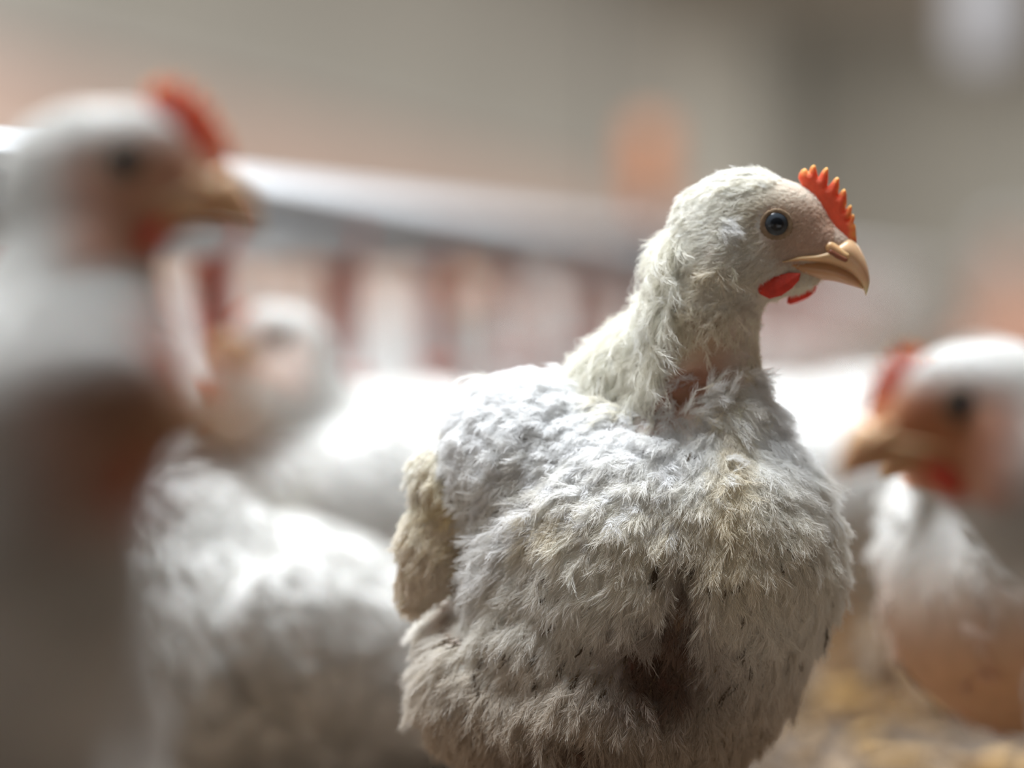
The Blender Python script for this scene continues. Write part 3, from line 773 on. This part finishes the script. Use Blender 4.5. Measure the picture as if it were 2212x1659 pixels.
    hair_obj('wing_coverts', *feathers(P, Nn, fl, 0.0085, 0.0021, 26, 0.18, c, jit=0.3, rad=0.00009), wing)
    # far wing, on the hidden side
    wp2 = [e(1500, 1010, 470, 90, 50, 90), e(1440, 1120, 520, 80, 60, 110)]
    wv2, wf2 = surface_nets(lambda Q: sdf(Q, wp2, 0.006), (-0.02, 0.02, 0.08), (0.06, 0.12, 0.20), 0.002)
    if len(wv2): mesh_obj('wing', wv2, wf2, M_BODY, root, np.tile(WHITE, (len(wv2), 1)))
    for px, dd in ((1185, 140), (1440, 140)):
        q = m(px, 1700, dd); child('leg', ME['leg'], root, Matrix.Translation((q[0], q[1], 0)) @ Matrix.Rotation(-0.5, 4, 'Z'))

    # ---- body plumage
    NB = m(1500, 830, 60)
    def flow_body(P):
        d = unit(P - NB); d[:, 1] *= 0.4
        return unit(d) * 0.9 + np.array([-0.12, 0.15, -0.35])
    def wt(P, N_):
        x, y = proj(P + org)
        w = 0.28 + 0.9 * step(-N_[:, 1], -0.25, 0.2)
        w = w * (y > 800)
        w = w * (1 - np.clip(g2(x, y, 1420, 1450, 62, 58) * 1.5, 0, 0.5)) * (1 - np.clip(g2(x, y, 1470, 1320, 14, 70, 0.1), 0, 0.8))
        w = w * (1 - np.clip(g2(x, y, 1475, 850, 105, 42, -0.65) * 1.6, 0, 0.98)) * (1 - 0.85 * np.clip(g2(x, y, 960, 1335, 42, 55) * 1.4, 0, 1))
        w = w * (1 - np.clip(g2(x, y, 1215, 1625, 60, 20) * 1.3, 0, 0.9))
        return w
    P, Nn = scatter(V, F, N, 15500, weight=wt)
    x, y = proj(P + org); n = len(P)
    c = np.tile(np.array([0.85, 0.83, 0.785]), (n, 1))
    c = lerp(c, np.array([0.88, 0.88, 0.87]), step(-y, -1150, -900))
    c = lerp(c, np.array([0.75, 0.67, 0.50]), np.clip(g2(x, y, 1540, 1180, 150, 90) * 0.55 + g2(x, y, 1190, 1115, 50, 28) * 0.8 + g2(x, y, 1578, 1000, 24, 120) * 0.7, 0, 1) * 0.8)
    c = lerp(c, np.array([0.58, 0.48, 0.36]), step(y, 1280, 1640) * 0.75)  # browner belly: soil, plus underside shade put into the feather colour
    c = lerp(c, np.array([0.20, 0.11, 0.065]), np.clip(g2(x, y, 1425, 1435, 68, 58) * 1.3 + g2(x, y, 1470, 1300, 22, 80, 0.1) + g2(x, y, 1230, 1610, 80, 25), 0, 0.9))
    up = step(-y, -1120, -950) * step(-x, -1480, -1400)
    L = 0.0085 + 0.003 * (1 - up); lift = 0.17 + 0.40 * up
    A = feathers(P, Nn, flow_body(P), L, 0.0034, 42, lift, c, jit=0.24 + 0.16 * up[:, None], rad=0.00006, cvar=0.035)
    # upper back curls
    P, Nn = scatter(V, F, N, 1500, weight=lambda p, n_: (lambda X_, Y_: ((Y_ > 800) & (Y_ < 1150) & (X_ < 1470)) * step(-n_[:, 1], -0.5, 0.1))(*proj(p + org)) + 1e-9)
    B = feathers(P, Nn, flow_body(P) + rng.normal(size=P.shape) * 0.5, 0.0075, 0.003, 22, 0.75, np.tile(np.array([0.87, 0.87, 0.87]), (len(P), 1)), rad=0.00009)
    # ragged edge of the breast feathers over the wing
    T = []
    edge = [(1090, 1120), (1060, 1150), (1040, 1165), (1020, 1200), (1010, 1225), (1000, 1245), (1020, 1270), (1010, 1290), (1120, 1100), (1150, 1090), (1050, 1190), (1040, 1240), (1060, 1220), (1080, 1170), (1110, 1140)]
    from mathutils.bvhtree import BVHTree
    bvh = BVHTree.FromPolygons(V.tolist(), F.tolist())
    def hit(px, py):
        o = at(px, py, 1.1) - org; d = unit(at(px, py, 2.0) - at(px, py, 1.1))
        h = bvh.ray_cast(Vector(o), Vector(d)); return (np.array(h[0]), np.array(h[1])) if h[0] is not None else (None, None)
    EP, EN = [], []
    for ex, ey in edge:
        for k in range(16):
            h, nn = hit(ex + 30 + rng.normal() * 16, ey + rng.normal() * 14)
            if h is not None: EP.append(h); EN.append(nn)
    EP, EN = np.array(EP), np.array(EN)
    Ed = feathers(EP, EN, np.tile(np.array([-1, -0.1, -0.35]), (len(EP), 1)), 0.0135, 0.0024, 26, 0.45, np.tile(np.array([0.86, 0.85, 0.83]), (len(EP), 1)), rad=0.00009)
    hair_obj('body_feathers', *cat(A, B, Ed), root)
    # loose curled feathers with clear shafts near the breast and shoulder
    LP, LN, LF = [], [], []
    for ex, ey, ax_, ay in [(1555, 1030, 0.5, -0.5), (1570, 1010, 0.7, -0.2), (1545, 1050, 0.2, -1), (1600, 920, 0.3, -1), (1585, 900, 0.6, -.8), (1240, 1060, -1, .3), (1100, 980, -1, -.1), (1140, 985, -1, 0),
                            (1510, 870, 1, .6), (1480, 900, 1, .5), (1530, 850, .8, .9), (1760, 1085, .6, -1), (1770, 1110, .6, -1), (1260, 1070, -1, .1), (1500, 900, 1, .4), (1560, 880, .2, 1), (1545, 930, -.4, -1)]:
        for k in range(5):
            h, nn = hit(ex + rng.normal() * 9, ey + rng.normal() * 9)
            if h is not None: LP.append(h); LN.append(nn); LF.append((ax_ + rng.normal() * .2, -0.2, ay + rng.normal() * .2))
    hair_obj('loose_feathers', *feathers(np.array(LP), np.array(LN), np.array(LF), 0.009, 0.0022, 40, 0.7, np.tile(np.array([0.88, 0.87, 0.84]), (len(LP), 1)), rad=0.00008), root)
    # dirt caught in the barbs: short dark tufts
    marks = [(1410, 1240, -.25, 1.3), (1420, 1222, -.25, 1.2), (1415, 1232, -.25, 1.4), (1395, 1205, -.4, .6), (1500, 1220, -.2, 1.2), (1530, 1262, 0, .9), (1570, 1268, -.1, 1), (1585, 1262, -.2, .8), (1598, 1250, -.1, .7), (1700, 1170, -.4, .5), (1640, 1215, -.1, .7), (1690, 1215, -.1, .8),
             (1775, 1335, .5, 2.0), (1768, 1322, .5, 1.6), (1790, 1292, -.7, .6), (1610, 1395, -.5, 1), (1618, 1388, -.3, .8), (1698, 1360, -.3, 1), (1590, 1475, -.9, 1.2), (1618, 1430, 0, .8), (985, 1388, -1.3, 1.3), (1005, 1385, -1.3, 1),
             (1055, 1420, -.9, 1), (1105, 1415, -.8, 1.1), (1160, 1415, -.6, 1.1), (1095, 1410, -.8, .8), (1210, 1432, -.3, .8), (1222, 1432, -.3, .8), (1158, 1472, -.3, 1.2), (1235, 1485, -.2, .6), (1308, 1490, -.5, .9), (1162, 1502, .2, .7), (1040, 1340, -1.2, .8),
             (1075, 1350, -.8, .7), (1200, 1345, -.8, .9), (1215, 1340, -.8, .7), (1310, 1350, -.8, .8), (1390, 1352, -.8, .9), (1425, 1305, -.9, .6), (1340, 1365, -.7, .7), (1000, 1290, -1.1, 1.1), (965, 1302, -1, 1.2), (1265, 1398, -.9, .8), (1290, 1390, -.7, .6),
             (1030, 1460, 0, .5), (1040, 1490, 0, .6), (1185, 1290, -.9, .5), (1280, 1315, -.9, .5), (1720, 1430, -.6, .7), (1750, 1410, -.4, .7), (1645, 1480, -.5, .6), (1560, 1500, -.6, .6), (1510, 990, -.6, .6), (1490, 985, -.5, .7), (1605, 1330, -.2, .5), (1710, 1180, -.4, .6),
             (1380, 1390, -.5, .6), (1350, 1420, -.4, .6), (1080, 1500, 0, .4), (1120, 1530, 0, .4), (900, 1560, 0, .6), (890, 1500, -.3, .5), (1255, 1465, -.2, .5), (1180, 1240, -.8, .4), (1095, 1060, -.5, .5)]
    DP, DN, DF, DS = [], [], [], []
    for ex, ey, sl, sz in marks:
        for k in range(3):
            h, nn = hit(ex + rng.normal() * 2, ey + rng.normal() * 5)
            if h is not None: DP.append(h + nn * 0.0016); DN.append(nn); DF.append((sl, -0.05, -1)); DS.append(sz)
    DP, DN, DF, DS = map(np.array, (DP, DN, DF, DS))
    d1 = feathers(DP, DN, DF, 0.0042 * DS + 0.0008, 0.0003, 12, 0.05, np.tile(np.array([0.13, 0.09, 0.05]), (len(DP), 1)), jit=0.06, rad=0.00010, bendk=0.05)
    # faint scatter of dusty brown barb tips on the lower half
    P, Nn = scatter(V, F, N, 260, weight=lambda p, n_: (lambda X_, Y_: step(Y_, 1180, 1450) * (n_[:, 1] < 0))(*proj(p + org)) + 1e-9)
    d2 = feathers(P + Nn * 0.0014, Nn, flow_body(P), 0.0026, 0.0004, 6, 0.15, np.tile(np.array([0.30, 0.22, 0.13]), (len(P), 1)), jit=0.2, rad=0.00008)
    hair_obj('dirt_specks', *cat(d1, d2), root)

    # ---- neck plumage
    ndir = unit(m(1500, 850) - m(1560, 600))
    def wneck(p, n_):
        X_, Y_ = proj(p + org)
        side = step(-n_[:, 1], 0.2, 0.7) * step(X_, 1400, 1450) * step(-X_, -1640, -1600) * step(Y_, 620, 700)
        return ((Y_ > 560) & (Y_ < 905) & (X_ > 1310)) * (1 - 0.55 * side) * (1 - np.clip(g2(X_, Y_, 1490, 825, 100, 50, -0.65) * 2.2, 0, 0.97)) * (Y_ < 1000) + 1e-9
    P, Nn = scatter(V, F, N, 2600, weight=wneck); x, y = proj(P + org)
    back = step(-x, -1470, -1400); frontn = step(x, 1570, 1620)
    c = lerp(np.tile(np.array([0.83, 0.78, 0.68]), (len(P), 1)), np.array([0.87, 0.84, 0.76]), back)
    fl = ndir + np.array([-0.5, 0, 0.1]) * back[:, None] + rng.normal(size=P.shape) * 0.25
    A = feathers(P, Nn, fl, 0.0085 + 0.003 * back - 0.003 * frontn, 0.0022, 22, 0.35 + 0.4 * back - 0.2 * frontn, c, jit=0.5, rad=0.00008)
    # fluff standing off the nape
    NPp, NNn = [], []
    P, Nn = scatter(V, F, N, 900, weight=lambda p, n_: (lambda X_, Y_: ((Y_ > 470) & (Y_ < 830) & (X_ < 1480)) * (n_[:, 0] < -0.3) * (np.abs(n_[:, 1]) < 0.75))(*proj(p + org)) + 1e-9)
    B = feathers(P, Nn, np.tile(unit(np.array([-0.3, 0, -1.0])), (len(P), 1)), 0.017, 0.0030, 26, 0.95, np.tile(np.array([0.88, 0.855, 0.78]), (len(P), 1)), jit=0.7, rad=0.000055)
    P, Nn = scatter(V, F, N, 500, weight=lambda p, n_: (lambda X_, Y_: ((Y_ > 690) & (Y_ < 860) & (X_ > 1270) & (X_ < 1420)) * (n_[:, 2] > 0.2))(*proj(p + org)) + 1e-9)
    B2 = feathers(P, Nn, np.tile(unit(np.array([-1, 0, 0.2])), (len(P), 1)), 0.013, 0.003, 24, 0.8, np.tile(np.array([0.85, 0.84, 0.78]), (len(P), 1)), jit=0.6, rad=0.000055)
    hair_obj('neck_feathers', *cat(A, B, B2), root)

    # ---- head: short silky feathers, longer on crown and nape
    eyeP = Hc + Hr @ (np.array([45, -60, 7]) * PX)
    def wh_(p, n_):
        q = (p - Hc) @ Hr / PX; r = np.hypot(q[:, 0] - 45, q[:, 2] - 7)
        return (np.linalg.norm(p - Hc, axis=1) < 215 * PX) * (r > 38) * (q[:, 0] < 172) * (q[:, 2] > -175) * (q[:, 2] < 200) * (1 - 0.8 * g2(q[:, 0], q[:, 2], -84, -45, 12, 36) * 1.2) + 1e-12
    P, Nn = scatter(V, F, N, 42000, weight=wh_)
    q = (P - Hc) @ Hr / PX
    fr = step(q[:, 0], -10, 110)
    L = 0.0052 * (1 - fr) + 0.0019 * fr; L = L * (1 - 0.45 * g2(q[:, 0], q[:, 2], 45, 0, 75, 60))
    low = step(-q[:, 2], 20, 90)
    c = lerp(np.tile(np.array([0.88, 0.86, 0.80]), (len(P), 1)), np.array([0.74, 0.55, 0.43]), np.clip(fr * (0.85 - 0.7 * step(q[:, 2], 15, 75)), 0, 1))
    c = lerp(c, np.array([0.80, 0.74, 0.66]), low * 0.5)
    c = lerp(c, np.array([0.56, 0.46, 0.30]), g2(q[:, 0], q[:, 2], 45, 7, 42, 40) * 0.5)
    f0 = Hr @ np.array([-1.0, 0, -0.35]); flow = np.tile(f0, (len(P), 1))
    ed = (P - eyeP); ed[:, 1] *= 0.2; rr = np.linalg.norm(ed, axis=1, keepdims=True)
    flow = flow + unit(ed) * np.exp(-(rr / 0.011) ** 2) * 0.8
    A = bristles(P, Nn, flow, L, 0.33 + 0.1 * (1 - fr), c, rad=0.00007, jit=0.3)
    P, Nn = scatter(V, F, N, 900, weight=lambda p, n_: (lambda q: (q[:, 0] < 60) * (np.hypot(q[:, 0] - 45, q[:, 2] - 7) > 72) * (np.linalg.norm(q, axis=1) < 200) * (q[:, 2] > -160))((p - Hc) @ Hr / PX) + 1e-12)
    q = (P - Hc) @ Hr / PX; top = step(q[:, 2], 40, 100) + step(-q[:, 0], 90, 150)
    B = feathers(P, Nn, np.tile(f0, (len(P), 1)) + rng.normal(size=P.shape) * 0.15, 0.0050 + 0.0028 * top, 0.0015, 20, 0.30 + 0.42 * top, np.tile(np.array([0.85, 0.83, 0.77]), (len(P), 1)), jit=0.3, rad=0.00007)
    # tuft over the ear, and crest wisps
    TP, TN, TF, TL = [], [], [], []
    for ex, ey, fx, fz, l, k in [(1560, 470, .9, -.7, .006, 40), (1572, 486, .6, -.9, .005, 30), (1640, 372, -.8, .9, .009, 14), (1600, 376, -.9, .6, .008, 14), (1570, 382, -.9, .4, .008, 14), (1700, 374, -.6, .9, .006, 12), (1480, 425, -1, .5, .007, 14), (1455, 470, -1, .2, .007, 14), (1740, 600, .6, -.7, .004, 12)]:
        for j in range(k):
            h, nn = hit(ex + rng.normal() * 12, ey + rng.normal() * 8 + 10)
            if h is not None: TP.append(h); TN.append(nn); TF.append((fx + rng.normal() * .2, 0, fz + rng.normal() * .2)); TL.append(l)
    TP, TN, TF, TL = map(np.array, (TP, TN, TF, TL))
    Cc = feathers(TP, TN, TF, TL, 0.0013, 18, 0.5, np.tile(np.array([0.86, 0.85, 0.82]), (len(TP), 1)), rad=0.00006)
    hair_obj('head_feathers', *cat(A, B, Cc), root)
    return root
build_main()
